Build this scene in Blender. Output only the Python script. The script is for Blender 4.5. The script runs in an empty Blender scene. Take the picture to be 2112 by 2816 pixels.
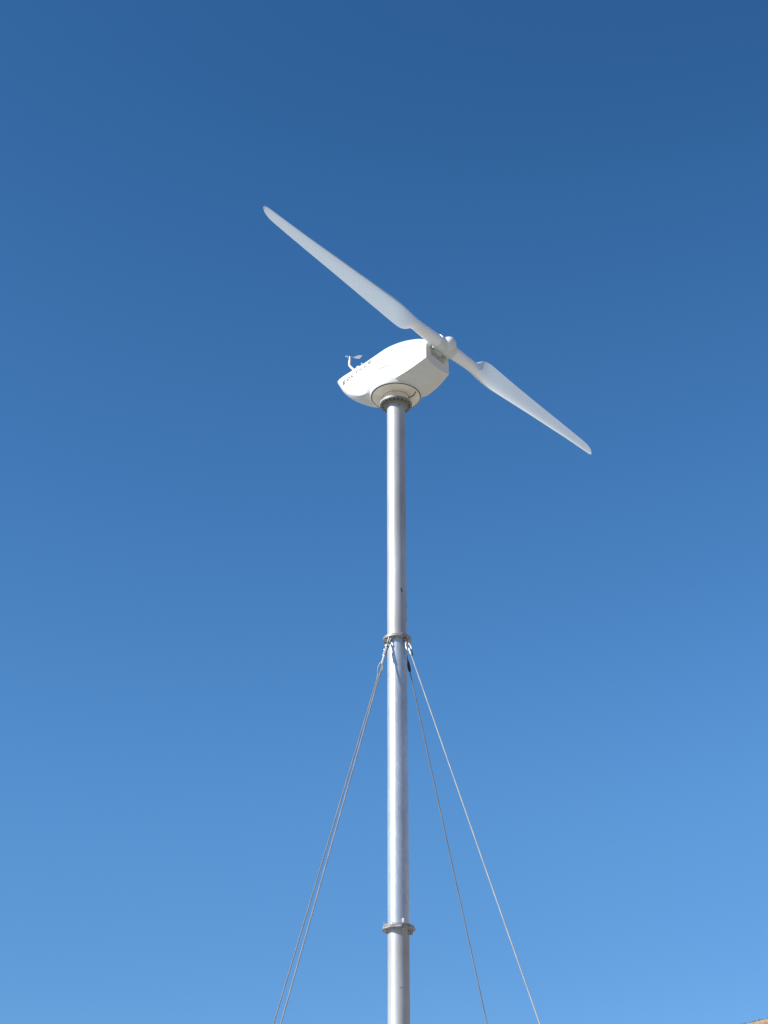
import bpy, bmesh, math, random
from math import sin, cos, tan, pi, radians, sqrt, atan2
from mathutils import Vector, Matrix, noise
from mathutils.bvhtree import BVHTree

scene = bpy.context.scene
col = scene.collection

# ------------------------------------------------------------------ camera
F_PX, W_PX, H_PX = 4200.0, 2112.0, 2816.0
cam_d = bpy.data.cameras.new("camera")
cam = bpy.data.objects.new("camera", cam_d)
col.objects.link(cam)
cam.location = (0, 0, 1.6)
cam.rotation_euler = (radians(90 + 30), 0, 0)
cam_d.sensor_fit = 'VERTICAL'
cam_d.sensor_height = 36.0
cam_d.lens = 36.0 * F_PX / H_PX
cam_d.clip_start = 0.1
cam_d.clip_end = 6000
scene.camera = cam

# ------------------------------------------------------------------ sky and sun
SUN_AZ = radians(-116)      # measured from +y (the way the camera looks) towards +x
SUN_EL = radians(37)
world = bpy.data.worlds.new("World")
scene.world = world
world.use_nodes = True
wn, wl = world.node_tree.nodes, world.node_tree.links
bg = wn["Background"]
sky = wn.new("ShaderNodeTexSky")
sky.sky_type = 'NISHITA'
sky.sun_disc = False
sky.sun_elevation = SUN_EL
sky.sun_rotation = SUN_AZ
sky.altitude = 1600
sky.air_density = 1.3
sky.dust_density = 0.0
sky.ozone_density = 10.0
SKY_CURVE = ((0.10, 0.125), (0.216, 0.228), (0.35, 0.300), (0.50, 0.430), (0.636, 0.579), (0.743, 0.755))
EXPO = 0.75
SKY_S = 0.08
# deep desert-air blue: per-channel contrast of the sky colour
tcw = wn.new("ShaderNodeTexCoord")
sx = wn.new("ShaderNodeSeparateXYZ")
wl.new(tcw.outputs["Generated"], sx.inputs[0])
fc = wn.new("ShaderNodeFloatCurve")          # sin(elevation) -> sin(elevation): a deeper pale band above the horizon
cv = fc.mapping.curves[0]
for zx, zy in SKY_CURVE:
    cv.points.new(zx, zy)
fc.mapping.update()
wl.new(sx.outputs[2], fc.inputs[1])


def wmath(op, a, b=None):
    q = wn.new("ShaderNodeMath")
    q.operation = op
    for i, v in enumerate((a, b)):
        if v is None:
            continue
        if isinstance(v, (int, float)):
            q.inputs[i].default_value = v
        else:
            wl.new(v, q.inputs[i])
    return q.outputs[0]


num = wmath('SUBTRACT', 1.0, wmath('MULTIPLY', fc.outputs[0], fc.outputs[0]))
den = wmath('MAXIMUM', wmath('SUBTRACT', 1.0, wmath('MULTIPLY', sx.outputs[2], sx.outputs[2])), 0.0001)
kxy = wmath('SQRT', wmath('DIVIDE', num, den))
cx = wn.new("ShaderNodeCombineXYZ")
wl.new(wmath('MULTIPLY', sx.outputs[0], kxy), cx.inputs[0])
wl.new(wmath('MULTIPLY', sx.outputs[1], kxy), cx.inputs[1])
wl.new(fc.outputs[0], cx.inputs[2])
wl.new(cx.outputs[0], sky.inputs[0])
sep = wn.new("ShaderNodeSeparateColor")
comb = wn.new("ShaderNodeCombineColor")
wl.new(sky.outputs[0], sep.inputs[0])
for i, (gm, kk) in enumerate(((1.51, 2.618), (1.16, 1.358), (1.11, 1.185))):
    pw = wn.new("ShaderNodeMath")
    pw.operation = 'POWER'
    pre = wn.new("ShaderNodeMath")
    pre.operation = 'MULTIPLY'
    pre.inputs[1].default_value = 0.1274
    wl.new(sep.outputs[i], pre.inputs[0])
    wl.new(pre.outputs[0], pw.inputs[0])
    pw.inputs[1].default_value = gm
    po = wn.new("ShaderNodeMath")
    po.operation = 'MULTIPLY'
    po.inputs[1].default_value = kk / (SKY_S * 2 ** EXPO)
    wl.new(pw.outputs[0], po.inputs[0])
    wl.new(po.outputs[0], comb.inputs[i])
wl.new(comb.outputs[0], bg.inputs[0])
bg.inputs[1].default_value = SKY_S

sun_d = bpy.data.lights.new("sun", 'SUN')
sun_d.energy = 4.2
sun_d.angle = radians(0.53)
sun_d.color = (1.0, 0.955, 0.89)
sun = bpy.data.objects.new("sun", sun_d)
col.objects.link(sun)
sun_dir = Vector((sin(SUN_AZ) * cos(SUN_EL), cos(SUN_AZ) * cos(SUN_EL), sin(SUN_EL)))
sun.rotation_euler = sun_dir.to_track_quat('Z', 'Y').to_euler()
sun.location = (-30, -15, 40)

vs = scene.view_settings
vs.view_transform = 'Standard'
vs.look = 'None'
vs.exposure = EXPO
vs.gamma = 1.0
vs.use_curve_mapping = False


# ------------------------------------------------------------------ materials
def mat(name, base, rough=0.5, metal=0.0, var=0.0, scale=8.0, dark=None, bump=0.0, bscale=40.0,
        stretch=(1, 1, 1), spec=0.5, coat=0.0, transl=0.0, rvar=0.0, voronoi=0.0, seethru=0.0, inner=False):
    m = bpy.data.materials.new(name)
    m.use_nodes = True
    n, l = m.node_tree.nodes, m.node_tree.links
    b = n["Principled BSDF"]
    b.inputs["Base Color"].default_value = (*base, 1)
    b.inputs["Roughness"].default_value = rough
    b.inputs["Metallic"].default_value = metal
    b.inputs["Specular IOR Level"].default_value = spec
    b.inputs["Coat Weight"].default_value = coat
    tc = n.new("ShaderNodeTexCoord")
    mp = n.new("ShaderNodeMapping")
    mp.inputs["Scale"].default_value = stretch
    l.new(tc.outputs["Object"], mp.inputs[0])
    if var > 0:
        nz = n.new("ShaderNodeTexNoise")
        nz.inputs["Scale"].default_value = scale
        nz.inputs["Detail"].default_value = 6
        nz.inputs["Roughness"].default_value = 0.6
        l.new(mp.outputs[0], nz.inputs[0])
        rp = n.new("ShaderNodeValToRGB")
        rp.color_ramp.elements[0].position = 0.35
        rp.color_ramp.elements[1].position = 0.68
        d = dark if dark else tuple(c * (1 - var) for c in base)
        rp.color_ramp.elements[0].color = (*d, 1)
        rp.color_ramp.elements[1].color = (*base, 1)
        l.new(nz.outputs["Fac"], rp.inputs[0])
        out = rp.outputs[0]
        if voronoi > 0:
            vo = n.new("ShaderNodeTexVoronoi")
            vo.inputs["Scale"].default_value = 45
            l.new(mp.outputs[0], vo.inputs[0])
            hs = n.new("ShaderNodeSeparateColor")
            l.new(vo.outputs["Color"], hs.inputs[0])
            mr = n.new("ShaderNodeMapRange")
            mr.inputs[3].default_value = 1 - voronoi
            mr.inputs[4].default_value = 1.0
            l.new(hs.outputs[0], mr.inputs[0])
            mx = n.new("ShaderNodeMix")
            mx.data_type = 'RGBA'
            mx.blend_type = 'MULTIPLY'
            mx.inputs[0].default_value = 1
            l.new(out, mx.inputs[6])
            l.new(mr.outputs[0], mx.inputs[7])
            out = mx.outputs[2]
        l.new(out, b.inputs["Base Color"])
        if rvar > 0:
            r2 = n.new("ShaderNodeMapRange")
            r2.inputs[3].default_value = rough + rvar
            r2.inputs[4].default_value = max(0.05, rough - rvar)
            l.new(nz.outputs["Fac"], r2.inputs[0])
            l.new(r2.outputs[0], b.inputs["Roughness"])
    if bump > 0:
        nb = n.new("ShaderNodeTexNoise")
        nb.inputs["Scale"].default_value = bscale
        nb.inputs["Detail"].default_value = 4
        l.new(mp.outputs[0], nb.inputs[0])
        bm_ = n.new("ShaderNodeBump")
        bm_.inputs["Strength"].default_value = bump
        bm_.inputs["Distance"].default_value = 0.01
        l.new(nb.outputs["Fac"], bm_.inputs["Height"])
        l.new(bm_.outputs[0], b.inputs["Normal"])
    if seethru > 0:
        tp = n.new("ShaderNodeBsdfTransparent")
        ms = n.new("ShaderNodeMixShader")
        ms.inputs[0].default_value = seethru
        l.new(b.outputs[0], ms.inputs[1])
        l.new(tp.outputs[0], ms.inputs[2])
        l.new(ms.outputs[0], n["Material Output"].inputs[0])
    if transl > 0:
        tr = n.new("ShaderNodeBsdfTranslucent")
        tr.inputs[0].default_value = (0.82, 0.93, 0.97, 1)
        ms = n.new("ShaderNodeMixShader")
        ms.inputs[0].default_value = transl
        l.new(b.outputs[0], ms.inputs[1])
        l.new(tr.outputs[0], ms.inputs[2])
        l.new(ms.outputs[0], n["Material Output"].inputs[0])
    if inner:      # added light-passing fades in from the root, to avoid a step in brightness
        at = n.new("ShaderNodeAttribute")
        at.attribute_name = "thin"
        for q in [x for x in n if x.type == 'MIX_SHADER']:
            mm = n.new("ShaderNodeMath")
            mm.operation = 'MULTIPLY'
            l.new(at.outputs["Fac"], mm.inputs[0])
            mm.inputs[1].default_value = q.inputs[0].default_value
            l.new(mm.outputs[0], q.inputs[0])
    if inner:      # inside blackened so light bouncing within the shell adds no noise
        o = n["Material Output"]
        src = o.inputs[0].links[0].from_socket
        df = n.new("ShaderNodeBsdfDiffuse")
        df.inputs[0].default_value = (0.03, 0.03, 0.03, 1)
        last = df.outputs[0]
        if seethru > 0:
            m3 = n.new("ShaderNodeMixShader")
            m3.inputs[0].default_value = seethru
            tp2 = n.new("ShaderNodeBsdfTransparent")
            l.new(df.outputs[0], m3.inputs[1])
            l.new(tp2.outputs[0], m3.inputs[2])
            last = m3.outputs[0]
        gg = n.new("ShaderNodeNewGeometry")
        mi = n.new("ShaderNodeMixShader")
        l.new(gg.outputs["Backfacing"], mi.inputs[0])
        l.new(src, mi.inputs[1])
        l.new(last, mi.inputs[2])
        l.new(mi.outputs[0], o.inputs[0])
    return m


M_WHITE = mat("white_gelcoat", (0.66, 0.68, 0.66), 0.38, var=0.08, scale=3, dark=(0.60, 0.615, 0.59), bump=0.05, bscale=3, coat=0.1)
M_BLADE = mat("blade_fibreglass", (0.83, 0.87, 0.89), 0.42, var=0.05, scale=0.8, dark=(0.79, 0.825, 0.835), transl=0.53, inner=True)
M_BLADE_BACK = mat("see_through_blade_back", (0.83, 0.87, 0.89), 0.42, var=0.05, scale=0.8, dark=(0.79, 0.825, 0.835), seethru=0.65, inner=True)
M_HUB = mat("hub_paint", (0.66, 0.70, 0.70), 0.42, var=0.12, scale=9, bump=0.08, bscale=20)
M_CREAM = mat("cream_cover", (0.86, 0.815, 0.715), 0.55, var=0.1, scale=7, dark=(0.73, 0.68, 0.57), bump=0.05, bscale=14)
M_GALV = mat("dull_galvanised_steel", (0.49, 0.50, 0.50), 0.5, 0.35, var=0.2, scale=3, dark=(0.36, 0.36, 0.355), bump=0.12, bscale=30, stretch=(1, 1, 0.35), rvar=0.08)
M_GALV2 = mat("bright_galvanised_steel", (0.60, 0.645, 0.67), 0.40, 0.55, var=0.2, scale=4, dark=(0.44, 0.49, 0.53), bump=0.12, bscale=40, stretch=(1, 1, 0.35), rvar=0.1, voronoi=0.12)
M_FLANGE = mat("flange_steel", (0.40, 0.40, 0.39), 0.5, 0.35, var=0.35, scale=18, dark=(0.24, 0.23, 0.22), bump=0.25, bscale=60)
M_TOPFL = mat("top_flange_steel", (0.26, 0.26, 0.25), 0.55, 0.3, var=0.3, scale=18, bump=0.2, bscale=60)
M_BOLT = mat("dark_bolt_steel", (0.045, 0.042, 0.04), 0.5, 0.3, var=0.3, scale=60)
M_RUBBER_GAP = mat("black_rubber_and_gaps", (0.022, 0.024, 0.026), 0.6, var=0.2, scale=50)  # real rubber, and also the painted dark of the drum gap
M_SHACKLE = mat("shackle_zinc", (0.50, 0.50, 0.48), 0.36, 0.5, var=0.2, scale=60, bump=0.1, bscale=90)
M_WIRE = mat("guy_strand_steel", (0.27, 0.265, 0.255), 0.65, 0.0, var=0.3, scale=5)
M_WIRE2 = mat("bright_guy_strand", (0.40, 0.39, 0.37), 0.6, 0.0, var=0.25, scale=5)
M_GRIP = mat("grey_wrapped_strand", (0.24, 0.23, 0.215), 0.5, 0.35, var=0.3, scale=60, bump=0.3, bscale=140)
M_LETTER = mat("grey_lettering", (0.03, 0.032, 0.035), 0.5, var=0.15, scale=60)
M_SEAM = mat("seam_gap", (0.12, 0.12, 0.11), 0.8, var=0.2, scale=40)
M_ALU = mat("vane_aluminium", (0.62, 0.64, 0.64), 0.4, 0.4, var=0.15, scale=60)
M_STAIN = mat("dark_stain", (0.03, 0.035, 0.03), 0.7, var=0.4, scale=150)
M_SCAR = mat("dull_weld_mark", (0.36, 0.37, 0.38), 0.6, 0.3, var=0.3, scale=60)
M_PLASTIC = mat("clear_grey_plastic", (0.62, 0.63, 0.58), 0.35, var=0.1, scale=60, transl=0.25)


# ------------------------------------------------------------------ mesh helpers
def finish(name, bm, m, parent=None, smooth=38, mats=None):
    bmesh.ops.recalc_face_normals(bm, faces=bm.faces)
    me = bpy.data.meshes.new(name)
    if smooth:
        lim = radians(smooth)
        for f in bm.faces:
            f.smooth = True
        for e in bm.edges:
            if len(e.link_faces) == 2 and e.calc_face_angle(0) > lim:
                e.smooth = False
    bm.to_mesh(me)
    bm.free()
    for x in (mats or [m]):
        me.materials.append(x)
    o = bpy.data.objects.new(name, me)
    col.objects.link(o)
    if parent:
        o.parent = parent
    return o


def lathe(bm, prof, n=64, M=None):
    """prof: list of (r, z); closed with fans where r == 0"""
    rings = []
    for r, z in prof:
        if r < 1e-6:
            rings.append([bm.verts.new((0, 0, z))])
        else:
            rings.append([bm.verts.new((r * cos(2 * pi * k / n), r * sin(2 * pi * k / n), z)) for k in range(n)])
    for a, b in zip(rings, rings[1:]):
        for k in range(n):
            k2 = (k + 1) % n
            if len(a) == 1 and len(b) > 1:
                bm.faces.new((a[0], b[k], b[k2]))
            elif len(b) == 1 and len(a) > 1:
                bm.faces.new((a[k], b[0], a[k2]))
            elif len(a) > 1:
                bm.faces.new((a[k], b[k], b[k2], a[k2]))
    vs_ = [v for r in rings for v in r]
    if M:
        bmesh.ops.transform(bm, matrix=M, verts=vs_)
    return vs_


def tube(bm, pts, rad, n=10, closed=False, caps=True, lobes=0, pitch=0.1):
    pts = [Vector(p) for p in pts]
    N = len(pts)
    rads = rad if isinstance(rad, (list, tuple)) else [rad] * N
    tang = []
    for i in range(N):
        if closed:
            t = pts[(i + 1) % N] - pts[i - 1]
        else:
            t = pts[min(i + 1, N - 1)] - pts[max(i - 1, 0)]
        tang.append(t.normalized())
    up = Vector((0, 0, 1)) if abs(tang[0].z) < 0.9 else Vector((1, 0, 0))
    u = tang[0].cross(up).normalized()
    rings, dist = [], 0.0
    for i in range(N):
        if i:
            dist += (pts[i] - pts[i - 1]).length
        u = (u - tang[i] * u.dot(tang[i])).normalized()
        w = tang[i].cross(u)
        ph = 2 * pi * dist / pitch if lobes else 0
        ring = []
        for k in range(n):
            a = 2 * pi * k / n + ph
            rr = rads[i]
            if lobes:
                rr *= 0.92 + 0.08 * abs(cos(lobes * (a - ph) / 2))
            ring.append(bm.verts.new(pts[i] + (u * cos(a) + w * sin(a)) * rr))
        rings.append(ring)
    for i in range(N if closed else N - 1):
        a, b = rings[i], rings[(i + 1) % N]
        for k in range(n):
            k2 = (k + 1) % n
            bm.faces.new((a[k], a[k2], b[k2], b[k]))
    if caps and not closed:
        bm.faces.new(list(reversed(rings[0])))
        bm.faces.new(rings[-1])


def box(bm, c, s, M=None, bevel=0.0):
    r = bmesh.ops.create_cube(bm, size=1.0)
    v = r['verts']
    bmesh.ops.scale(bm, vec=s, verts=v)
    if bevel:
        es = list({e for x in v for e in x.link_edges})
        rb = bmesh.ops.bevel(bm, geom=es, offset=bevel, segments=2, affect='EDGES', profile=0.6)
        v = list({x for f in rb['faces'] for x in f.verts} | {x for x in v if x.is_valid})
    bmesh.ops.translate(bm, vec=c, verts=v)
    if M:
        bmesh.ops.transform(bm, matrix=M, verts=v)
    return v


def frame(o, z, x=None):
    """matrix with local z along z, origin o"""
    z = Vector(z).normalized()
    x = Vector(x) if x is not None else (Vector((1, 0, 0)) if abs(z.x) < 0.9 else Vector((0, 1, 0)))
    x = (x - z * x.dot(z)).normalized()
    y = z.cross(x)
    m = Matrix((x, y, z)).transposed().to_4x4()
    m.translation = Vector(o)
    return m


def empty(name, loc, rz=0.0):
    o = bpy.data.objects.new(name, None)
    o.empty_display_size = 0.3
    o.location = loc
    o.rotation_euler = (0, 0, rz)
    col.objects.link(o)
    return o


def props(o, label=None, cat=None, group=None, kind=None):
    if label:
        o['label'] = label
    if cat:
        o['category'] = cat
    if group:
        o['group'] = group
    if kind:
        o['kind'] = kind


# ------------------------------------------------------------------ ground and hills
PX, PY = 0.179, 18.9          # foot of the mast


def desert_mat(name, c1, c2, c3, bounce_pad=None):
    m = bpy.data.materials.new(name)
    m.use_nodes = True
    n, l = m.node_tree.nodes, m.node_tree.links
    b = n["Principled BSDF"]
    b.inputs["Roughness"].default_value = 0.95
    b.inputs["Specular IOR Level"].default_value = 0.15
    g = n.new("ShaderNodeNewGeometry")
    n1 = n.new("ShaderNodeTexNoise")
    n1.inputs["Scale"].default_value = 0.35
    n1.inputs["Detail"].default_value = 8
    n2 = n.new("ShaderNodeTexNoise")
    n2.inputs["Scale"].default_value = 2.2
    n2.inputs["Detail"].default_value = 8
    n2.inputs["Roughness"].default_value = 0.7
    for q in (n1, n2):
        l.new(g.outputs["Position"], q.inputs[0])
    r1 = n.new("ShaderNodeValToRGB")
    r1.color_ramp.elements[0].position = 0.35
    r1.color_ramp.elements[0].color = (*c2, 1)
    r1.color_ramp.elements[1].position = 0.65
    r1.color_ramp.elements[1].color = (*c1, 1)
    l.new(n1.outputs["Fac"], r1.inputs[0])
    r2 = n.new("ShaderNodeValToRGB")
    r2.color_ramp.elements[0].position = 0.56
    r2.color_ramp.elements[0].color = (0, 0, 0, 1)
    r2.color_ramp.elements[1].position = 0.64
    r2.color_ramp.elements[1].color = (1, 1, 1, 1)
    l.new(n2.outputs["Fac"], r2.inputs[0])
    mx = n.new("ShaderNodeMix")
    mx.data_type = 'RGBA'
    l.new(r2.outputs[0], mx.inputs[0])
    l.new(r1.outputs[0], mx.inputs[6])
    mx.inputs[7].default_value = (*c3, 1)
    col_out = mx.outputs[2]
    if bounce_pad:  # pale unseen ground round the mast, added to throw light upward
        vm = n.new("ShaderNodeVectorMath")
        vm.operation = 'DISTANCE'
        l.new(g.outputs["Position"], vm.inputs[0])
        vm.inputs[1].default_value = (0.2, 18.9, 0)
        ad = n.new("ShaderNodeMath")
        ad.operation = 'MULTIPLY_ADD'
        l.new(n1.outputs["Fac"], ad.inputs[0])
        ad.inputs[1].default_value = 9.0
        l.new(vm.outputs["Value"], ad.inputs[2])
        mr = n.new("ShaderNodeMapRange")
        mr.inputs[1].default_value = 23.0
        mr.inputs[2].default_value = 26.0
        l.new(ad.outputs[0], mr.inputs[0])
        m2 = n.new("ShaderNodeMix")
        m2.data_type = 'RGBA'
        l.new(mr.outputs[0], m2.inputs[0])
        m2.inputs[6].default_value = (*bounce_pad, 1)
        l.new(col_out, m2.inputs[7])
        col_out = m2.outputs[2]
    l.new(col_out, b.inputs["Base Color"])
    bp = n.new("ShaderNodeBump")
    bp.inputs["Strength"].default_value = 0.5
    bp.inputs["Distance"].default_value = 0.15
    l.new(n2.outputs["Fac"], bp.inputs["Height"])
    l.new(bp.outputs[0], b.inputs["Normal"])
    return m


M_GROUND = desert_mat("desert_ground", (0.26, 0.225, 0.17), (0.20, 0.18, 0.135), (0.12, 0.115, 0.075), bounce_pad=(0.41, 0.40, 0.35))
M_HILL = desert_mat("dry_hillside", (0.38, 0.25, 0.14), (0.28, 0.185, 0.105), (0.16, 0.145, 0.08))

bm = bmesh.new()
rr = [0, 4, 8, 14, 22, 34, 50, 80, 130, 220, 400, 800, 1600, 3000]
NA = 72
prev = None
for r in rr:
    if r == 0:
        ring = [bm.verts.new((PX, PY, 0))]
    else:
        ring = [bm.verts.new((PX + r * cos(2 * pi * k / NA), PY + r * sin(2 * pi * k / NA),
                              0 if r < 30 else 0.25 * noise.noise(Vector((r * cos(2 * pi * k / NA), r * sin(2 * pi * k / NA), 0)) * 0.03)))
                for k in range(NA)]
    if prev:
        for k in range(NA):
            k2 = (k + 1) % NA
            if len(prev) == 1:
                bm.faces.new((prev[0], ring[k], ring[k2]))
            else:
                bm.faces.new((prev[k], ring[k], ring[k2], prev[k2]))
    prev = ring
g = finish("ground", bm, M_GROUND, smooth=60)
props(g, kind='structure')

# one hill whose shoulder just enters the lower right corner, low swells behind
bm = bmesh.new()


def ridge(phi):   # elevation angle of the crest seen from the mast area, by azimuth right of +y
    d = math.degrees(phi)
    e = 11.02 + (d - 12.66) * 0.22
    e = min(e, 17.0 + 1.5 * sin(d * 0.05))
    if d > 60:
        e -= (d - 60) * 0.04
    if d < 9:
        e -= (9 - d) * 0.4
    return max(e, 0.0)


NPH, NR = 356, 60
grid = []
for i in range(NPH + 1):
    phi = radians(-30 + 205 * i / NPH)  # carried far round, out of view, to bounce sunlight onto the blades
    row = []
    e = ridge(phi)
    for j in range(NR + 1):
        s = j / NR
        r = 60 + s * 190
        top = 1.6 + 140 * tan(radians(e)) - 0.0
        k = (r - 60) / 80
        if k < 1:
            hgt = top * (0.5 - 0.5 * cos(pi * k)) ** 0.85
        else:
            hgt = top * max(0.0, 0.5 + 0.5 * cos(pi * min(1, (r - 140) / 110)))
        x, y = r * sin(phi), r * cos(phi)
        nn = noise.fractal(Vector((x, y, 3.1)) * 0.05, 1.0, 2.0, 5) * 1.6 * min(1, k * 1.5) * min(1, hgt / 8)
        if 0.86 < k < 1.1:
            nn *= 0.2
        n2 = noise.noise(Vector((x, y, 0)) * 0.9) * 0.16 * min(1, hgt / 8)
        row.append(bm.verts.new((x, y, hgt + nn + n2 - 0.55)))
    grid.append(row)
for i in range(NPH):
    for j in range(NR):
        bm.faces.new((grid[i][j], grid[i + 1][j], grid[i + 1][j + 1], grid[i][j + 1]))
hl = finish("hill", bm, M_HILL, smooth=70)
props(hl, kind='structure')

# dry tufts of brush along the crest (uncountable ground cover)
bm = bmesh.new()
rnd = random.Random(7)
bv = BVHTree.FromObject(hl, bpy.context.evaluated_depsgraph_get())
for _ in range(6000):
    phi = radians(rnd.uniform(9, 40))
    r = rnd.uniform(118, 144)
    x, y = r * sin(phi), r * cos(phi)
    hit = bv.ray_cast(Vector((x, y, 200)), Vector((0, 0, -1)))
    if hit[0] is None:
        continue
    p = hit[0]
    sz = rnd.uniform(0.06, 0.2)
    for q in range(5):
        a = rnd.uniform(0, 2 * pi)
        d = Vector((cos(a), sin(a), 0))
        w = Vector((-d.y, d.x, 0)) * sz * 0.18
        tip = p + d * sz * 0.5 + Vector((0, 0, sz * rnd.uniform(0.5, 1)))
        v = [bm.verts.new(p - w), bm.verts.new(p + w), bm.verts.new(tip)]
        bm.faces.new(v)
M_BRUSH = mat("dry_brush", (0.22, 0.19, 0.11), 0.9, var=0.4, scale=3)
br = finish("brush", bm, M_BRUSH, smooth=0)
props(br, kind='stuff')
br['label'] = "sparse dry brush and grass tufts on the tan hillside"
br['category'] = "brush"

# ------------------------------------------------------------------ wind turbine
turb = empty("wind_turbine", (PX, PY, 0))
props(turb, "white wind turbine with two level blades on a tall galvanised steel mast", "wind turbine")
PR = 0.1347                 # pipe radius
Z_TOP = 14.335              # underside of top flange
Z_MID = 10.478              # underside of the upper ring (guy ring)
Z_LOW = 6.575                # joint of the two flanges
H0 = 14.4966                # datum of the head: underside of the yaw drum


def pipe(name, z0, z1, m, seams=()):
    bm = bmesh.new()
    N = 64
    nz = max(2, int((z1 - z0) / 0.12))
    rings = []
    for j in range(nz + 1):
        z = z0 + (z1 - z0) * j / nz
        ring = []
        for k in range(N):
            a = 2 * pi * k / N
            d = 0.0008 * noise.noise(Vector((cos(a) * 1.5, sin(a) * 1.5, z * 1.3)))
            ring.append(bm.verts.new(((PR + d) * cos(a), (PR + d) * sin(a), z)))
        rings.append(ring)
    for a, b in zip(rings, rings[1:]):
        for k in range(N):
            k2 = (k + 1) % N
            bm.faces.new((a[k], a[k2], b[k2], b[k]))
    return finish(name, bm, m, turb)


p_low = pipe("mast_section", 0.0, Z_LOW - 0.035, M_GALV)
p_mid = pipe("mast_section", Z_LOW + 0.03, Z_MID, M_GALV2)
p_mid['label'] = "shiny blue grey galvanised middle mast section"
p_top = pipe("mast_section", Z_MID + 0.04, Z_TOP, M_GALV)


def ring_weld(z, a0, a1, parent, h=0.006):
    bm = bmesh.new()
    n = 24
    pts = [((PR - 0.0005) * cos(a0 + (a1 - a0) * k / n), (PR - 0.0005) * sin(a0 + (a1 - a0) * k / n),
            z + 0.004 * noise.noise(Vector((k * 0.5, z, 0)))) for k in range(n + 1)]
    tube(bm, pts, [h * 0.45 * (0.3 + 0.7 * sin(pi * k / n)) for k in range(n + 1)], 6)
    return finish("weld_bead", bm, M_SCAR, parent)


ring_weld(13.40, radians(-100), radians(-5), p_top)
ring_weld(13.015, radians(-62), radians(-8), p_top)
ring_weld(5.84, radians(-92), radians(-70), p_low, 0.012)


def pole_patch(parent, z, ang, w, h, m, seed, name="stain"):
    """thin irregular patch lying on the pipe"""
    bm = bmesh.new()
    c = []
    N = 14
    rnd = random.Random(seed)
    for lay in (0.0004, 0.0016):
        for k in range(N):
            a = 2 * pi * k / N
            q = rnd.uniform(0.7, 1.1) if lay < 0.001 else None
            if q:
                c.append(q)
            else:
                q = c[k]
            th = ang + (w * q * cos(a)) / PR
            zz = z + h * q * sin(a)
            bm.verts.new(((PR + lay) * cos(th), (PR + lay) * sin(th), zz))
    bm.verts.ensure_lookup_table()
    v = bm.verts
    bm.faces.new([v[N + k] for k in range(N)])
    for k in range(N):
        k2 = (k + 1) % N
        bm.faces.new((v[k], v[k2], v[N + k2], v[N + k]))
    return finish(name, bm, m, parent)


pole_patch(p_top, 11.197, radians(-90 + 29), 0.013, 0.024, M_STAIN, 3)
pole_patch(p_top, 11.222, radians(-90 + 24), 0.009, 0.010, M_STAIN, 5)
pole_patch(p_top, 14.275, radians(-90 + 20), 0.009, 0.012, M_STAIN, 4)
pole_patch(p_top, 14.10, radians(-90 + 42), 0.005, 0.006, M_STAIN, 8)
pole_patch(p_top, 14.05, radians(-90 + 25), 0.004, 0.005, M_STAIN, 9)
pole_patch(p_top, 10.80, radians(-90 + 72), 0.003, 0.03, M_STAIN, 10)
pole_patch(p_top, 11.0, radians(-90 + 76), 0.003, 0.02, M_STAIN, 11)
pole_patch(p_mid, 10.03, radians(-90 + 36), 0.004, 0.04, M_SCAR, 12)


def bolt(bm, c, axis, r, h, washer=True):
    M = frame(c, axis)
    n = 6
    vs0 = [bm.verts.new(M @ Vector((r * cos(2 * pi * k / n), r * sin(2 * pi * k / n), -0.004))) for k in range(n)]
    vs1 = [bm.verts.new(M @ Vector((r * cos(2 * pi * k / n), r * sin(2 * pi * k / n), h))) for k in range(n)]
    bm.faces.new(vs1)
    for k in range(n):
        bm.faces.new((vs0[k], vs0[(k + 1) % n], vs1[(k + 1) % n], vs1[k]))
    if washer:
        lathe(bm, [(r * 1.35, -0.003), (r * 1.35, 0.003), (0, 0.003)], 16, M)


# guy ring flange at the middle joint
bm = bmesh.new()
lathe(bm, [(PR - 0.01, 0.0), (0.188, 0.0), (0.195, 0.004), (0.195, 0.018), (0.193, 0.0195), (0.193, 0.0215), (0.195, 0.023),
           (0.195, 0.036), (0.190, 0.04), (PR + 0.012, 0.04), (PR + 0.001, 0.052), (PR - 0.01, 0.052)], 72,
      Matrix.Translation((0, 0, Z_MID)))
fl = finish("flange", bm, M_FLANGE, turb)
for k in range(8):
    a = radians(22.5 + 45 * k)
    bm = bmesh.new()
    c = (0.168 * cos(a), 0.168 * sin(a), Z_MID)
    bolt(bm, c, (0, 0, -1), 0.013, 0.014)
    finish("bolt", bm, M_SHACKLE, fl, smooth=30)
    bm = bmesh.new()
    bolt(bm, (c[0], c[1], Z_MID + 0.04), (0, 0, 1), 0.013, 0.014)
    finish("bolt", bm, M_SHACKLE, fl, smooth=30)
for az in (231, 147, 51.5, 316):
    a = radians(az)
    bm = bmesh.new()
    M = Matrix.Translation((0.163 * cos(a), 0.163 * sin(a), Z_MID - 0.018)) @ Matrix.Rotation(a, 4, 'Z')
    box(bm, (0, 0, 0), (0.05, 0.014, 0.042), M, bevel=0.005)
    finish("lug", bm, M_FLANGE, fl)

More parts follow.
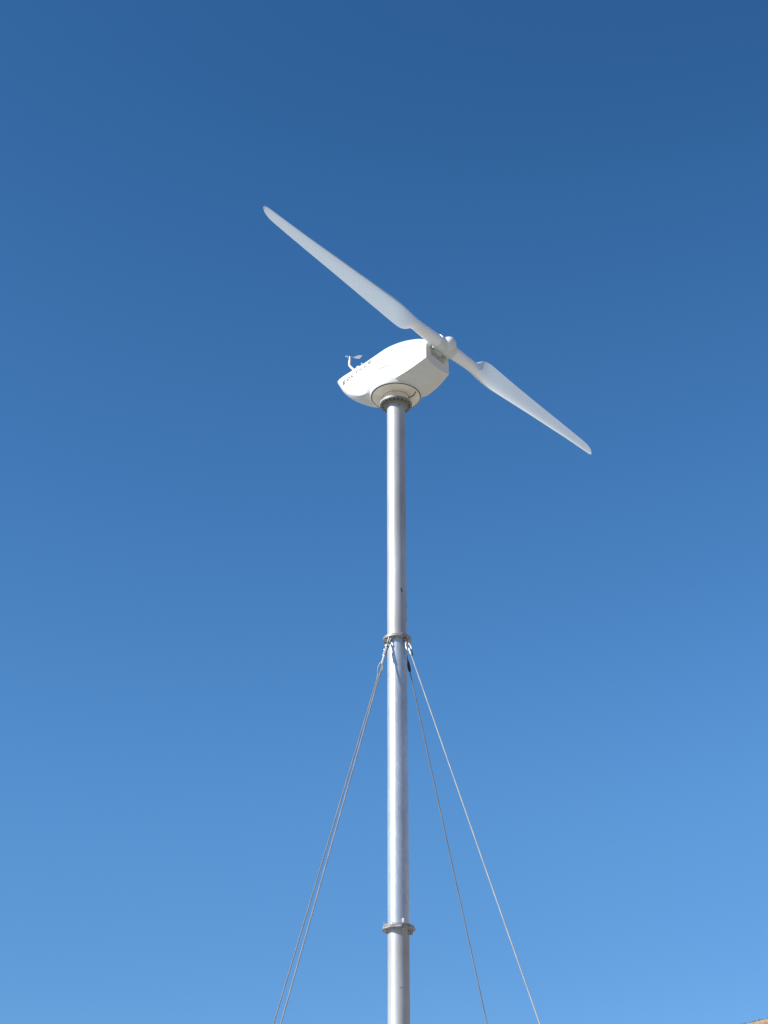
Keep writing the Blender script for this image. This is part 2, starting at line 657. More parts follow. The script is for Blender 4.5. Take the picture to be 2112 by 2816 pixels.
# lower joint: two bolted plates, the lower one eight-sided
bm = bmesh.new()
lathe(bm, [(PR - 0.01, 0.002), (0.190, 0.002), (0.195, 0.006), (0.195, 0.022), (0.190, 0.026), (PR + 0.012, 0.026), (PR + 0.001, 0.040), (PR - 0.01, 0.040)], 72,
      Matrix.Translation((0, 0, Z_LOW)))
fu = finish("flange", bm, M_FLANGE, turb)
bm = bmesh.new()
lathe(bm, [(PR - 0.01, 0), (0.206, 0), (0.210, -0.004), (0.210, -0.026), (0.204, -0.030), (PR + 0.014, -0.030), (PR + 0.001, -0.046), (PR - 0.01, -0.046)], 9,
      Matrix.Translation((0, 0, Z_LOW)) @ Matrix.Rotation(radians(-80), 4, 'Z'))
fd = finish("flange", bm, M_FLANGE, turb, smooth=25)
for k in range(8):
    a = radians(-70 + 45 * k)
    bm = bmesh.new()
    c = (0.166 * cos(a), 0.166 * sin(a), Z_LOW + 0.026)
    bolt(bm, c, (0, 0, 1), 0.012, 0.014)
    finish("bolt", bm, M_SHACKLE, fu, smooth=30)
    bm = bmesh.new()
    bolt(bm, (c[0], c[1], Z_LOW - 0.030), (0, 0, -1), 0.012, 0.016)
    finish("bolt", bm, M_SHACKLE, fu, smooth=30)
# bright clip standing on the plate, lug plates hanging below
bm = bmesh.new()
box(bm, (0, 0, 0), (0.030, 0.010, 0.062), Matrix.Translation((0.055, -0.160, Z_LOW + 0.054)), bevel=0.003)
cl = finish("clip", bm, M_WHITE, fu)
bm = bmesh.new()
Ml = Matrix.Translation((0.158, -0.03, Z_LOW - 0.058)) @ Matrix.Rotation(radians(12), 4, 'Y')
box(bm, (0, 0, 0), (0.040, 0.012, 0.062), Ml, bevel=0.004)
box(bm, (-0.004, -0.008, 0.004), (0.014, 0.012, 0.016), Ml, bevel=0.003)
finish("lug", bm, M_FLANGE, fd)
bm = bmesh.new()
box(bm, (0, 0, 0), (0.010, 0.012, 0.052), Matrix.Translation((0.066, -0.168, Z_LOW - 0.05)) @ Matrix.Rotation(radians(14), 4, 'Y'), bevel=0.003)
finish("pin", bm, M_SHACKLE, fd)
bm = bmesh.new()
box(bm, (0, 0, 0), (0.010, 0.03, 0.05), Matrix.Translation((-0.178, -0.03, Z_LOW + 0.045)), bevel=0.003)
finish("clip", bm, M_SHACKLE, fu)

# top flange, bolted
ft = None
bm = bmesh.new()
lathe(bm, [(PR - 0.01, -0.030), (PR + 0.004, -0.030), (0.158, -0.012), (0.166, -0.010), (0.168, 0.0), (0.234, 0.0), (0.239, 0.004), (0.239, 0.018), (0.236, 0.021), (0.1, 0.021)], 80,
      Matrix.Translation((0, 0, Z_TOP)))
ft = finish("flange", bm, M_TOPFL, turb)
for k in range(20):
    a = 2 * pi * (k + 0.5) / 20
    bm = bmesh.new()
    bolt(bm, (0.201 * cos(a), 0.201 * sin(a), Z_TOP), (0, 0, -1), 0.0115, 0.011, False)
    finish("bolt", bm, M_BOLT, ft, smooth=30)

# ------------------------------------------------------------------ head: local frame t (forward), s (side), h (up)
AZ = radians(39)
A = Vector((cos(AZ), -sin(AZ), 0))
S = Vector((-sin(AZ), -cos(AZ), 0))
Z = Vector((0, 0, 1))


def Q(t, s, h):     # head coordinates -> turbine coordinates
    return A * t + S * s + Z * (h + H0)


MH = Matrix(((A.x, -S.x, 0, 0), (A.y, -S.y, 0, 0), (0, 0, 1, H0), (0, 0, 0, 1)))   # x=t, y=-s, z=h

# yaw drum and its covers
bm = bmesh.new()
lathe(bm, [(0.366, 0.006), (0.371, 0.0), (0.378, 0.002), (0.383, 0.012), (0.388, 0.05), (0.388, 0.09), (0.382, 0.125), (0.368, 0.155), (0.345, 0.18), (0.30, 0.21), (0.2, 0.24)], 96,
      Matrix.Translation((0, 0, H0)))
drum = finish("yaw_drum", bm, M_WHITE, turb)
bm = bmesh.new()
lathe(bm, [(0.357, 0.010), (0.3675, 0.006), (0.3695, -0.002), (0.365, -0.008), (0.357, -0.005)], 96, Matrix.Translation((0, 0, H0)))
finish("dark_gap_ring", bm, M_RUBBER_GAP, drum)  # dark ring drawn in for the shade of the gap round the cover
bm = bmesh.new()
lathe(bm, [(0.361, -0.001), (0.357, -0.0065), (0.20, -0.028), (0.187, -0.032), (0.184, -0.040), (0.184, -0.121)], 96, Matrix.Translation((0, 0, H0)))
cover = finish("bottom_cover", bm, M_CREAM, drum)


def cone_h(r):
    return -0.006 - 0.022 * (0.345 - r) / 0.145


for k in range(30):      # row of slots round the cover
    a = 2 * pi * k / 30 + 0.05
    bm = bmesh.new()
    r = 0.205
    M = Matrix.Translation((r * cos(a), r * sin(a), H0 + cone_h(r) - 0.001)) @ Matrix.Rotation(a, 4, 'Z')
    box(bm, (0, 0, 0), (0.010, 0.017, 0.005), M, bevel=0.0015)
    finish("slot", bm, M_BOLT, cover)
for a in (radians(188), radians(-12), radians(80), radians(262)):        # joints of the cover
    bm = bmesh.new()
    pts = []
    for k in range(9):
        r = 0.2 + 0.155 * k / 8
        pts.append((r * cos(a), r * sin(a), H0 + cone_h(r) - 0.0005))
    tube(bm, pts, 0.0022, 6)
    finish("joint", bm, M_CREAM, cover)
bm = bmesh.new()
p0, p1, p2 = Vector((0.295, -0.140, 0)), Vector((0.262, -0.055, 0)), Vector((0.150, 0.0 - 0.10, 0))
p0, p1, p2 = Vector((0.290, -0.158, 0)), Vector((0.268, -0.02, 0)), Vector((0.165, -0.04, 0))
pts = []
for k in range(25):
    u = k / 24
    p = p0 * (1 - u) ** 2 + p1 * 2 * u * (1 - u) + p2 * u * u
    pts.append((p.x, p.y, H0 + cone_h(max(0.2, p.length)) - 0.004 - (0.0 if u < 0.8 else (u - 0.8) * 0.12)))
tube(bm, pts, 0.0065, 10)
finish("cable", bm, M_RUBBER_GAP, cover)
bm = bmesh.new()
tube(bm, [(0.272, -0.236, H0 + 0.035), (0.270, -0.245, H0 + 0.012), (0.262, -0.240, H0 - 0.008)], 0.0045, 8)
finish("cable", bm, M_RUBBER_GAP, drum)
# neck and white adapter ring
bm = bmesh.new()
zt = Z_TOP + 0.021 - H0
lathe(bm, [(0.170, -0.122), (0.237, -0.123), (0.241, -0.126), (0.241, zt + 0.003), (0.239, zt), (0.1, zt)], 96,
      Matrix.Translation((0, 0, H0)))
finish("adapter_ring", bm, M_WHITE, drum)

# nacelle body -------------------------------------------------------------
ST = [  # t, top h, half width, belt h, chine s, chine h, keel h
    (-1.155, 0.783, 0.010, 0.776, 0.006, 0.768, 0.762),
    (-1.10, 0.788, 0.045, 0.745, 0.028, 0.680, 0.660),
    (-1.00, 0.790, 0.090, 0.68, 0.062, 0.53, 0.485),
    (-0.85, 0.788, 0.140, 0.60, 0.105, 0.365, 0.315),
    (-0.65, 0.784, 0.198, 0.52, 0.175, 0.215, 0.150),
    (-0.45, 0.778, 0.252, 0.45, 0.230, 0.105, 0.045),
    (-0.20, 0.785, 0.310, 0.42, 0.280, 0.050, 0.01),
    (0.05, 0.805, 0.345, 0.40, 0.325, 0.05, 0.0),
    (0.30, 0.790, 0.348, 0.36, 0.336, 0.055, 0.005),
    (0.55, 0.732, 0.324, 0.33, 0.320, 0.115, 0.040),
    (0.72, 0.655, 0.294, 0.33, 0.292, 0.185, 0.120),
    (0.775, 0.622, 0.280, 0.33, 0.280, 0.212, 0.155),
]


def interp(t):
    n = len(ST)
    for i in range(n - 1):
        if t <= ST[i + 1][0] or i == n - 2:
            break
    a, b = ST[i], ST[i + 1]
    p = ST[i - 1] if i else a
    q = ST[i + 2] if i + 2 < n else b
    h = b[0] - a[0]
    u = min(1, max(0, (t - a[0]) / h))
    out = []
    for k in range(1, 7):
        m0 = (b[k] - p[k]) / (b[0] - p[0])
        m1 = (q[k] - a[k]) / (q[0] - a[0])
        u2, u3 = u * u, u * u * u
        out.append((2 * u3 - 3 * u2 + 1) * a[k] + (u3 - 2 * u2 + u) * h * m0 + (-2 * u3 + 3 * u2) * b[k] + (u3 - u2) * h * m1)
    return out


def section(t, inset=0.0):
    ht, w, hb, wc, hc, hk = interp(t)
    pts = []
    NU, NL = 26, 12
    for k in range(NU + 1):          # top to belt : superellipse quarter
        a = (pi / 2) * k / NU
        e = 0.66
        pts.append((w * (sin(a) ** e), hb + (ht - hb) * (max(0.0, cos(a)) ** e)))
    f = min(1.0, max(0.0, (t + 0.05) / 0.4, (-0.25 - t) / 0.3))
    f = f * f * (3 - 2 * f)          # 0: round belly over the drum, 1: hard chine
    for k in range(1, 25):
        if k <= 12:
            u = k / 12
            c = (w + (wc - w) * u * u, hb + (hc - hb) * u)
        else:
            u = (k - 12) / 12
            c = (wc * (1 - u), hc + (hk - hc) * (u ** 0.9) - 0.012 * sin(pi * u))
        a = (pi / 2) * k / 24
        q = (w * max(0.0, cos(a)) ** 1.05, hb - (hb - hk) * sin(a) ** 1.12)
        pts.append((q[0] + (c[0] - q[0]) * f, q[1] + (c[1] - q[1]) * f))
    cy_ = (ht + hk) / 2
    if inset:
        q = []
        for s_, h_ in pts:
            d = Vector((s_, h_ - cy_))
            L = max(d.length, 1e-6)
            d *= max(0.0, (L - inset) / L)
            q.append((d.x, d.y + cy_))
        pts = q
    full = pts + [(-s_, h_) for s_, h_ in reversed(pts[1:-1])]
    return full


bm = bmesh.new()
ts = []
t = -1.155
while t < 0.7749:
    ts.append(t)
    t += 0.012 if t < -1.05 else 0.025
ts.append(0.775)
rings = []
for t in ts:
    rings.append([bm.verts.new(Q(t, s_, h_)) for s_, h_ in section(t)])
for dt, ins in ((0.006, 0.0015), (0.012, 0.005), (0.016, 0.011), (0.0175, 0.018)):      # rounded front edge
    rings.append([bm.verts.new(Q(0.775 + dt, s_, h_)) for s_, h_ in section(0.775, ins)])
for ins in (0.06, 0.12):
    rings.append([bm.verts.new(Q(0.793, s_, h_)) for s_, h_ in section(0.775, ins)])
n = len(rings[0])
for a, b in zip(rings, rings[1:]):
    for k in range(n):
        bm.faces.new((a[k], a[(k + 1) % n], b[(k + 1) % n], b[k]))
bm.faces.new(rings[-1])
bm.faces.new(list(reversed(rings[0])))
nac = finish("nacelle", bm, M_WHITE, turb, smooth=24)
dg = bpy.context.evaluated_depsgraph_get()
dg.update()
NB = BVHTree.FromPolygons([v.co.copy() for v in nac.data.vertices], [p.vertices[:] for p in nac.data.polygons])


def side(t, h, sgn=1):     # point and outward normal of the nacelle side at (t, h)
    r = NB.ray_cast(Q(t, 1.0 * sgn, h), -S * sgn)
    if r[0] is None:
        return Q(t, 0.1 * sgn, h), S * sgn
    return r[0], r[1]


def topp(t, s):
    r = NB.ray_cast(Q(t, s, 2.0), -Z)
    return r[0], r[1]


# access hatch seam on both sides, a thin raised dark line standing for the groove
for sg in (1, -1):
    path = [(-0.043, 0.352), (0.10, 0.334), (0.25, 0.318), (0.40, 0.302), (0.52, 0.288), (0.60, 0.278), (0.645, 0.285), (0.672, 0.305), (0.686, 0.345),
            (0.690, 0.42), (0.688, 0.50), (0.68, 0.58)]
    pts = []
    for (t0, h0), (t1, h1) in zip(path, path[1:]):
        for k in range(8):
            u = k / 8
            p, nn = side(t0 + (t1 - t0) * u, h0 + (h1 - h0) * u, sg)
            pts.append(p)
    bm = bmesh.new()
    tube(bm, pts, 0.003, 6)
    finish("hatch_seam", bm, M_SEAM, nac)


# lettering EOCYCLE laid on the tail flank as thin raised strokes
def arcpts(cx_, cy_, rx, ry, a0, a1, n_=14):
    return [(cx_ + rx * cos(radians(a0 + (a1 - a0) * k / n_)), cy_ + ry * sin(radians(a0 + (a1 - a0) * k / n_))) for k in range(n_ + 1)]


GL = {
    'E': [[(0, 0), (0, 1)], [(0, 1), (0.8, 1)], [(0, 0.5), (0.7, 0.5)], [(0, 0), (0.8, 0)]],
    'O': [arcpts(0.5, 0.5, 0.5, 0.5, 0, 360, 24)],
    'C': [arcpts(0.5, 0.5, 0.5, 0.5, 48, 312, 18)],
    'Y': [[(0, 1), (0.45, 0.45)], [(0.9, 1), (0.45, 0.45)], [(0.45, 0.45), (0.45, 0)]],
    'L': [[(0, 1), (0, 0)], [(0, 0), (0.75, 0)]],
}


def letter(ch, t0, h0, wd, ht, sg):
    bm = bmesh.new()
    th = 0.012
    for st in GL[ch]:
        pp = []
        for (x0, y0), (x1, y1) in zip(st, st[1:]):
            for k in range(6):
                pp.append((x0 + (x1 - x0) * k / 6, y0 + (y1 - y0) * k / 6))
        pp.append(st[-1])
        P2 = [Vector((t0 + (x * wd if sg > 0 else -x * wd), h0 + y * ht)) for x, y in pp]
        rows = []
        for i, p in enumerate(P2):
            d = (P2[min(i + 1, len(P2) - 1)] - P2[max(i - 1, 0)]).normalized()
            nn = Vector((-d.y, d.x)) * th / 2
            row = []
            for q in (p - nn, p + nn):
                c, nr = side(q.x, q.y, sg)
                nr = nr if nr.dot(S * sg) > 0 else -nr
                row.append((c - nr * 0.001, c + nr * 0.0022))
            rows.append(row)
        V = [[bm.verts.new(r[0][0]), bm.verts.new(r[0][1]), bm.verts.new(r[1][1]), bm.verts.new(r[1][0])] for r in rows]
        for a, b in zip(V, V[1:]):
            for k in range(4):
                bm.faces.new((a[k], a[(k + 1) % 4], b[(k + 1) % 4], b[k]))
        bm.faces.new(V[0])
        bm.faces.new(list(reversed(V[-1])))
    return finish("letter", bm, M_LETTER, nac, smooth=0)


TXT = "EOCYCLE"
for sg in (1, -1):
    for i, ch in enumerate(TXT):
        step = 0.108
        t0 = (-0.955 + i * step) if sg > 0 else (-0.955 + 6 * step + 0.06 - i * step)
        letter(ch, t0, 0.582, 0.066, 0.052, sg)

# front plate louvre
bm = bmesh.new()
for k in range(2):
    box(bm, (0, 0, 0), (0.004, 0.150, 0.072), MH @ Matrix.Translation((0.794, (-0.080 if k else 0.080), 0.362)), bevel=0.001)
vent = finish("vent", bm, M_RUBBER_GAP, nac)
for half in (-0.080, 0.080):
    for k in range(4):
        bm = bmesh.new()
        box(bm, (0, 0, 0), (0.008, 0.146, 0.004), MH @ Matrix.Translation((0.799, half, 0.338 + k * 0.0165)) @ Matrix.Rotation(radians(-20), 4, 'Y'))
        finish("louvre", bm, M_HUB, vent, smooth=0)
bm = bmesh.new()
box(bm, (0, 0, 0), (0.005, 0.335, 0.006), MH @ Matrix.Translation((0.7945, 0, 0.402)), bevel=0.001)
box(bm, (0, 0, 0), (0.005, 0.335, 0.006), MH @ Matrix.Translation((0.7945, 0, 0.322)), bevel=0.001)
finish("frame", bm, M_HUB, vent)

# shaft housing
HT, HH = 0.909, 0.514
bm = bmesh.new()
lathe(bm, [(0.114, 0.0), (0.113, 0.016), (0.108, 0.03), (0.100, 0.05), (0.095, 0.10)], 56, frame(Q(0.792, 0, HH), A))
finish("shaft_housing", bm, M_HUB, nac)

# small bracket with a knob, and the wind vane on its bent tube
bm = bmesh.new()
p, _ = topp(-0.72, 0.02)
box(bm, (0, 0, 0), (0.11, 0.05, 0.05), MH @ Matrix.Translation((-0.70, -0.03, 0.812)) @ Matrix.Rotation(radians(-4), 4, 'Y'), bevel=0.008)
box(bm, (0, 0, 0), (0.05, 0.035, 0.03), MH @ Matrix.Translation((-0.725, -0.03, 0.848)), bevel=0.006)
sens = finish("sensor_box", bm, M_PLASTIC, nac)
bm = bmesh.new()
tube(bm, [Q(-0.665, 0.0, 0.82), Q(-0.667, 0.0, 0.885)], 0.006, 8)
bmesh.ops.create_uvsphere(bm, u_segments=20, v_segments=14, radius=0.0165, matrix=Matrix.Translation(Q(-0.668, 0.0, 0.905)))
finish("knob", bm, M_WHITE, sens)
bm = bmesh.new()
bmesh.ops.create_uvsphere(bm, u_segments=16, v_segments=10, radius=0.013, matrix=Matrix.Translation(Q(-0.80, 0.0, 0.87)))
tube(bm, [Q(-0.80, 0.0, 0.79), Q(-0.80, 0, 0.86)], 0.006, 8)
finish("knob", bm, M_WHITE, sens)

bm = bmesh.new()
ctrl = [Q(-0.805, 0, 0.79), Q(-0.83, 0, 0.858), Q(-0.875, 0, 0.918), Q(-0.915, 0, 0.975), Q(-0.922, 0, 1.01), Q(-0.918, 0, 1.06), Q(-0.916, 0, 1.10), Q(-0.917, 0, 1.155)]
pts, rad_ = [], []
R8 = [0.018, 0.019, 0.019, 0.018, 0.021, 0.023, 0.017, 0.013]
for i in range(len(ctrl) - 1):
    p0, p1, p2, p3 = ctrl[max(i - 1, 0)], ctrl[i], ctrl[i + 1], ctrl[min(i + 2, len(ctrl) - 1)]
    for k in range(6):
        u = k / 6
        pts.append(0.5 * ((2 * p1) + (p2 - p0) * u + (2 * p0 - 5 * p1 + 4 * p2 - p3) * u * u + (-p0 + 3 * p1 - 3 * p2 + p3) * u ** 3))
        rad_.append(R8[i] + (R8[i + 1] - R8[i]) * u)
pts.append(ctrl[-1])
rad_.append(R8[-1])
tube(bm, pts, rad_, 16)
vane = finish("wind_vane", bm, M_WHITE, nac)
vc = Q(-0.917, 0, 1.150)
bm = bmesh.new()
tube(bm, [vc + Vector((-0.055, -0.005, 0.004)), vc, vc + Vector((0.07, 0.004, -0.006))], 0.0045, 8)
finish("rod", bm, M_ALU, vane)
bm = bmesh.new()
bmesh.ops.create_uvsphere(bm, u_segments=16, v_segments=10, radius=0.012, matrix=Matrix.Translation(vc + Vector((-0.058, -0.005, 0.004))))
box(bm, vc + Vector((-0.036, 0, 0)), (0.012, 0.03, 0.03), bevel=0.004)
finish("counterweight", bm, M_ALU, vane)
bm = bmesh.new()
outl = [(0.045, -0.010), (0.10, -0.030), (0.155, -0.034), (0.172, 0.0), (0.198, 0.030), (0.135, 0.034), (0.10, 0.018)]
v0 = [bm.verts.new(vc + Vector((x, 0.0015, z))) for x, z in outl]
v1 = [bm.verts.new(vc + Vector((x, 0.0045, z))) for x, z in outl]
bm.faces.new(v0)
bm.faces.new(list(reversed(v1)))
for k in range(len(outl)):
    k2 = (k + 1) % len(outl)
    bm.faces.new((v0[k], v0[k2], v1[k2], v1[k]))
finish("tail_fin", bm, M_ALU, vane)

# ------------------------------------------------------------------ hub
HC = Q(HT, 0, HH)
BD = (S + Z * -0.02).normalized()          # one blade points this way, the other opposite
BC = BD.cross(A).normalized()
if BC.z < 0:
    BC = -BC
bm = bmesh.new()
MB = frame(HC, BD, A)
lathe(bm, [(0.0, -0.195), (0.092, -0.195), (0.112, -0.192), (0.122, -0.183), (0.126, -0.165), (0.124, -0.10), (0.122, 0.0), (0.118, 0.12), (0.114, 0.168), (0.109, 0.174), (0.094, 0.176), (0, 0.176)], 72, MB)
hub = finish("hub", bm, M_HUB, turb)
bm = bmesh.new()
prof = [(0.0, 0.205)]
for k in range(1, 15):
    a = (pi / 2) * k / 14
    prof.append((0.112 * sin(a) ** 0.85, 0.055 + 0.145 * max(0.0, cos(a)) ** 0.8))
prof += [(0.114, 0.0), (0.114, -0.03)]
lathe(bm, prof, 64, frame(HC, A))
finish("nose_cone", bm, M_HUB, hub)
for (s_, t_, h_) in ((0.15, -0.02, 0.118), (0.10, -0.118, -0.02), (-0.15, -0.05, 0.115), (0.10, 0.02, -0.118)):
    bm = bmesh.new()
    d = (A * t_ + BC * h_).normalized()
    bolt(bm, HC + BD * s_ + d * 0.118, d, 0.0055, 0.005)
    finish("bolt", bm, M_WHITE, hub, smooth=30)

# ------------------------------------------------------------------ blades
BT = [  # r, leading edge, trailing edge (distance from pitch axis), thickness, roundness, c shift
    (0.15, 0.100, 0.100, 0.200, 1.0),
    (0.40, 0.092, 0.092, 0.184, 1.0),
    (0.62, 0.088, 0.088, 0.170, 0.95),
    (0.76, 0.110, 0.105, 0.158, 0.75),
    (0.85, 0.138, 0.155, 0.148, 0.50),
    (0.95, 0.162, 0.222, 0.138, 0.25),
    (1.05, 0.177, 0.268, 0.130, 0.10),
    (1.17, 0.183, 0.286, 0.122, 0.0),
    (1.35, 0.176, 0.276, 0.110, 0.0),
    (1.60, 0.164, 0.255, 0.096, 0.0),
    (2.10, 0.140, 0.218, 0.076, 0.0),
    (2.60, 0.118, 0.184, 0.062, 0.0),
    (3.10, 0.096, 0.154, 0.050, 0.0),
    (3.60, 0.083, 0.119, 0.040, 0.0),
    (3.80, 0.079, 0.102, 0.035, 0.0),
    (3.88, 0.076, 0.084, 0.030, 0.0),
    (3.93, 0.066, 0.060, 0.022, 0.0),
    (3.955, 0.050, 0.036, 0.013, 0.0),
    (3.965, 0.030, 0.010, 0.005, 0.0),
]


def bint(r):
    n_ = len(BT)
    for i in range(n_ - 1):
        if r <= BT[i + 1][0] or i == n_ - 2:
            break
    a, b = BT[i], BT[i + 1]
    p = BT[i - 1] if i else a
    q = BT[i + 2] if i + 2 < n_ else b
    h = b[0] - a[0]
    u = min(1, max(0, (r - a[0]) / h))
    o = []
    for k in range(1, 5):
        s0 = (b[k] - a[k]) / h
        m0 = (b[k] - p[k]) / (b[0] - p[0])
        m1 = (q[k] - a[k]) / (q[0] - a[0])
        if abs(s0) < 1e-9:
            m0 = m1 = 0
        u2, u3 = u * u, u * u * u
        o.append((2 * u3 - 3 * u2 + 1) * a[k] + (u3 - 2 * u2 + u) * h * m0 + (-2 * u3 + 3 * u2) * b[k] + (u3 - u2) * h * m1)
    return o


def blade(sgn):
    d = BD * sgn
    up = BC * sgn            # leading edge direction (rotor turns this way)
    bm = bmesh.new()
    rs = []
    r = 0.15
    while r < 3.86:
        rs.append(r)
        r += 0.03 if r < 1.4 else 0.08
    rs += [3.86, 3.89, 3.91, 3.93, 3.945, 3.955, 3.961, 3.965]
    NP = 40
    rings = []
    for r in rs:
        le, te, th, rd = bint(r)
        th = max(th, 0.004)
        ch = le + te
        pitch = radians(4.0) * max(0, 1 - r / 2.0) if r > 0.7 else radians(4.0) * (r / 0.7) * 0.65
        ring = []
        for k in range(NP):
            a = 2 * pi * k / NP
            # round root
            xc, yc = cos(a) * ch / 2 + (le - te) / 2, sin(a) * th / 2
            # aerofoil: x from LE (u=0) to TE (u=1)
            u = (1 - cos(a)) / 2
            yt = 5 * (0.2969 * sqrt(max(u, 0)) - 0.126 * u - 0.3516 * u * u + 0.2843 * u ** 3 - 0.1036 * u ** 4)
            camb = 0.10 * (u * (1 - u)) * ch
            xa = le - u * ch
            ya = (1 if a < pi else -1) * yt * th + camb
            if a > pi:
                ya *= 0.75
            x = xc * rd + xa * (1 - rd)
            y = yc * rd + ya * (1 - rd)
            x2 = x * cos(pitch) - y * sin(pitch)
            y2 = x * sin(pitch) + y * cos(pitch)
            # +y towards the tail (suction side), coning slightly forward
            ring.append(bm.verts.new(HC + d * r + up * x2 - A * y2 + A * (0.015 * r)))
        rings.append(ring)
    for a_, b_ in zip(rings, rings[1:]):
        for k in range(NP):
            bm.faces.new((a_[k], a_[(k + 1) % NP], b_[(k + 1) % NP], b_[k]))
    bm.faces.new(rings[0])
    bm.faces.new(rings[-1])
    bmesh.ops.recalc_face_normals(bm, faces=bm.faces)
    for f in bm.faces:      # back skin made see-through so the sun can light the front skin
        f.material_index = 1 if f.normal.dot(A) < -0.05 else 0
    o = finish("blade", bm, M_BLADE, turb, smooth=50, mats=[M_BLADE, M_BLADE_BACK])
    at = o.data.attributes.new("thin", 'FLOAT', 'POINT')  # weight of the light let through, rising from the root outwards
    for i, v in enumerate(o.data.vertices):
        u = min(1, max(0, ((v.co - HC).length - 0.55) / 0.75))
        at.data[i].value = u * u * (3 - 2 * u)
    return o


b1 = blade(1)
b1['label'] = "blade pointing up left towards the viewer"
b2 = blade(-1)
b2['label'] = "blade pointing down right away from the viewer"
bm = bmesh.new()
bmesh.ops.create_uvsphere(bm, u_segments=10, v_segments=6, radius=0.007, matrix=Matrix.Translation(HC - BD * 0.33 - Z * 0.05 + A * 0.076))
finish("plug", bm, M_SCAR, b2)

# ------------------------------------------------------------------ guy cables
SLOPE = 2.75


def ushackle(bm, c, d, w, length, r, sidev, spread=0.0):
    """U-bow hanging from c along d; open end with a pin at c"""
    pts = []
    x = sidev.normalized()
    n_ = 14
    pts.append(c - x * w - d * r)
    pts.append(c - x * w * 1.0)
    L1 = length - w
    pts.append(c - x * (w + spread) + d * L1 * 0.55)
    for k in range(n_ + 1):
        a = pi * k / n_
        pts.append(c + d * (L1 + (w + spread) * sin(a)) - x * (w + spread) * cos(a))
    pts.append(c + x * (w + spread) + d * L1 * 0.55)
    pts.append(c + x * w)
    pts.append(c + x * w - d * r)
    tube(bm, pts, r, 10)
    tube(bm, [c - x * (w + r * 2.2), c + x * (w + r * 2.2)], r * 0.95, 10)
    tube(bm, [c - x * (w + r * 1.9), c - x * (w + r * 0.7)], r * 1.4, 10)
    tube(bm, [c + x * (w + r * 0.7), c + x * (w + r * 1.9)], r * 1.4, 10)


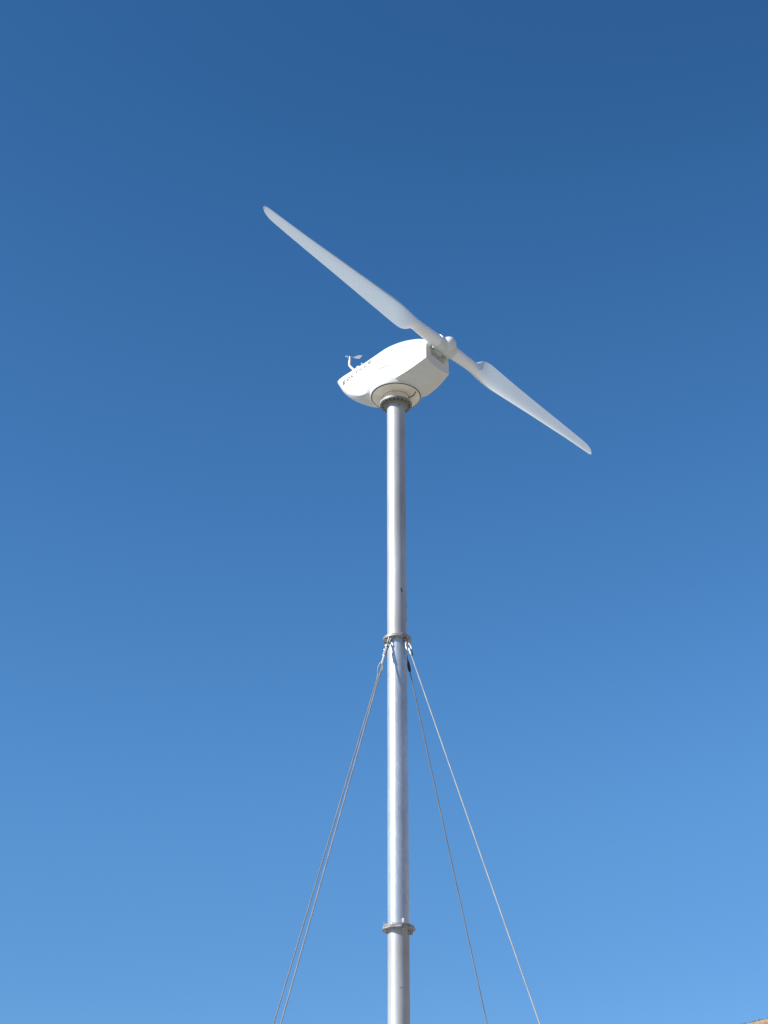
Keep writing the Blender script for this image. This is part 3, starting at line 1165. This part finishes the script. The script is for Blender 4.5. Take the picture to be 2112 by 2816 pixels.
def guy(az, label, kind, slope=SLOPE):
    a = radians(az)
    d0 = Vector((cos(a), sin(a), 0))
    d = (d0 - Z * slope).normalized()
    side_ = Vector((-d0.y, d0.x, 0))
    root = empty("guy_cable", (PX + d0.x * (Z_MID + 0.0) / slope, PY + d0.y * Z_MID / slope, 0))
    props(root, label, "guy cable", group="steel guy cables bracing the turbine mast")
    org = Vector((PX, PY, 0)) - Vector(root.location)
    p0 = org + d0 * 0.165 + Z * (Z_MID - 0.03)

    def P(s):
        return p0 + d * s
    L = (Z_MID - 0.03 - 0.35) / -d.z
    # first small shackle on the lug, then a bow shackle turned a quarter
    bm = bmesh.new()
    ushackle(bm, P(0.0), d, 0.017, 0.075, 0.0085, side_)
    finish("shackle", bm, M_SHACKLE, root)
    other = d.cross(side_).normalized()
    bm = bmesh.new()
    if kind == 'front_right':
        ushackle(bm, P(0.055), d, 0.016, 0.125, 0.0105, (other + side_ * 1.2), 0.016)
        end = 0.165
    else:
        ushackle(bm, P(0.055), d, 0.014, 0.085, 0.0085, other, 0.006)
        end = 0.13
    finish("shackle", bm, M_SHACKLE, root)
    wr = 0.0088
    if kind == 'front_right':
        bm = bmesh.new()
        tube(bm, [P(end - 0.01), P(end + 0.02), P(end + 0.10), P(end + 0.115)], [0.012, 0.017, 0.017, 0.012], 12)
        finish("clamp", bm, M_SHACKLE, root)
        bm = bmesh.new()
        o_ = Vector((0.016, -0.002, 0))
        tube(bm, [P(end + 0.0) + o_, P(end + 0.03) + o_ * 1.1, P(end + 0.10) + o_ * 1.1, P(end + 0.125) + o_ * 0.6], [0.007, 0.011, 0.011, 0.007], 12)
        finish("rubber_sleeve", bm, M_RUBBER_GAP, root)
        start = end + 0.1
    elif kind == 'back_right':
        bm = bmesh.new()
        tube(bm, [P(end - 0.01), P(end + 0.06), P(end + 0.12)], [0.011, 0.014, 0.010], 12)
        finish("clamp", bm, M_BOLT, root)
        bm = bmesh.new()
        tube(bm, [P(0.185), P(0.205), P(0.25), P(0.29), P(0.33), P(0.35)], [0.012, 0.018, 0.022, 0.023, 0.019, 0.011], 14)
        finish("rubber_sleeve", bm, M_RUBBER_GAP, root)
        start = end + 0.05
    elif kind == 'front_left':
        bm = bmesh.new()
        tube(bm, [P(end - 0.015 + 0.005 * k) for k in range(34)], [0.0105 if k in (0, 33) else 0.0155 for k in range(34)], 12, lobes=4, pitch=0.11)
        finish("wrapped_grip", bm, M_GRIP, root)
        bm = bmesh.new()
        q = [P(end + 0.01 + 0.01 * k) + side_ * (-0.022 + 0.004 * sin(k)) for k in range(13)]
        tube(bm, q, 0.008, 8)
        finish("strand_tail", bm, M_WIRE, root)
        start = end + 0.1
    else:      # back left: long link then a big thimble loop
        bm = bmesh.new()
        tube(bm, [P(end - 0.01), P(end + 0.05), P(end + 0.13)], [0.012, 0.014, 0.012], 12)
        finish("clamp", bm, M_SHACKLE, root)
        bm = bmesh.new()
        pts = []
        w = 0.031
        sv = (Vector((1, 0, 0)) - d * d.x).normalized()
        n_ = 40
        for k in range(n_):
            an = 2 * pi * k / n_
            yy = 0.325 - 0.095 * cos(an)
            ww = w * sin(an) * (1.0 if cos(an) > 0 else (1 - 0.45 * (-cos(an))))
            pts.append(P(yy) + sv * ww)
        tube(bm, pts, 0.0075, 10, closed=True)
        finish("thimble", bm, M_FLANGE, root)
        bm = bmesh.new()
        tube(bm, [P(0.40), P(0.42), P(0.48), P(0.50)], [0.011, 0.013, 0.013, 0.010], 12)
        finish("ferrule", bm, M_GRIP, root)
        start = 0.41
    bm = bmesh.new()
    npt = int((L - start) / 0.02)
    pts = []
    for k in range(npt + 1):
        s = start + (L - start) * k / npt
        sag = -0.018 * 4 * (s / L) * (1 - s / L)
        pts.append(P(s) + Z * sag)
    tube(bm, pts, wr, 12, lobes=6, pitch=0.13)
    finish("strand", bm, M_WIRE2 if kind == "front_right" else M_WIRE, root)
    # turnbuckle at the foot
    bm = bmesh.new()
    tube(bm, [P(L - 0.05), P(L), P(L + 0.16), P(L + 0.20), P(L + 0.40)], [0.010, 0.02, 0.02, 0.012, 0.012], 12)
    finish("turnbuckle", bm, M_SHACKLE, root)
    return root


guy(231, "steel guy cable leading down left, inner one of the left pair", 'front_left', 2.78)
guy(147, "steel guy cable down the left with a loop near its top, outer of the pair", 'back_left', 2.80)
guy(51.5, "thin steel guy cable right of the mast with a long black sleeve near its top", 'back_right', 2.80)
guy(316, "steel guy cable spreading farthest to the right from a bright shackle", 'front_right', 2.68)
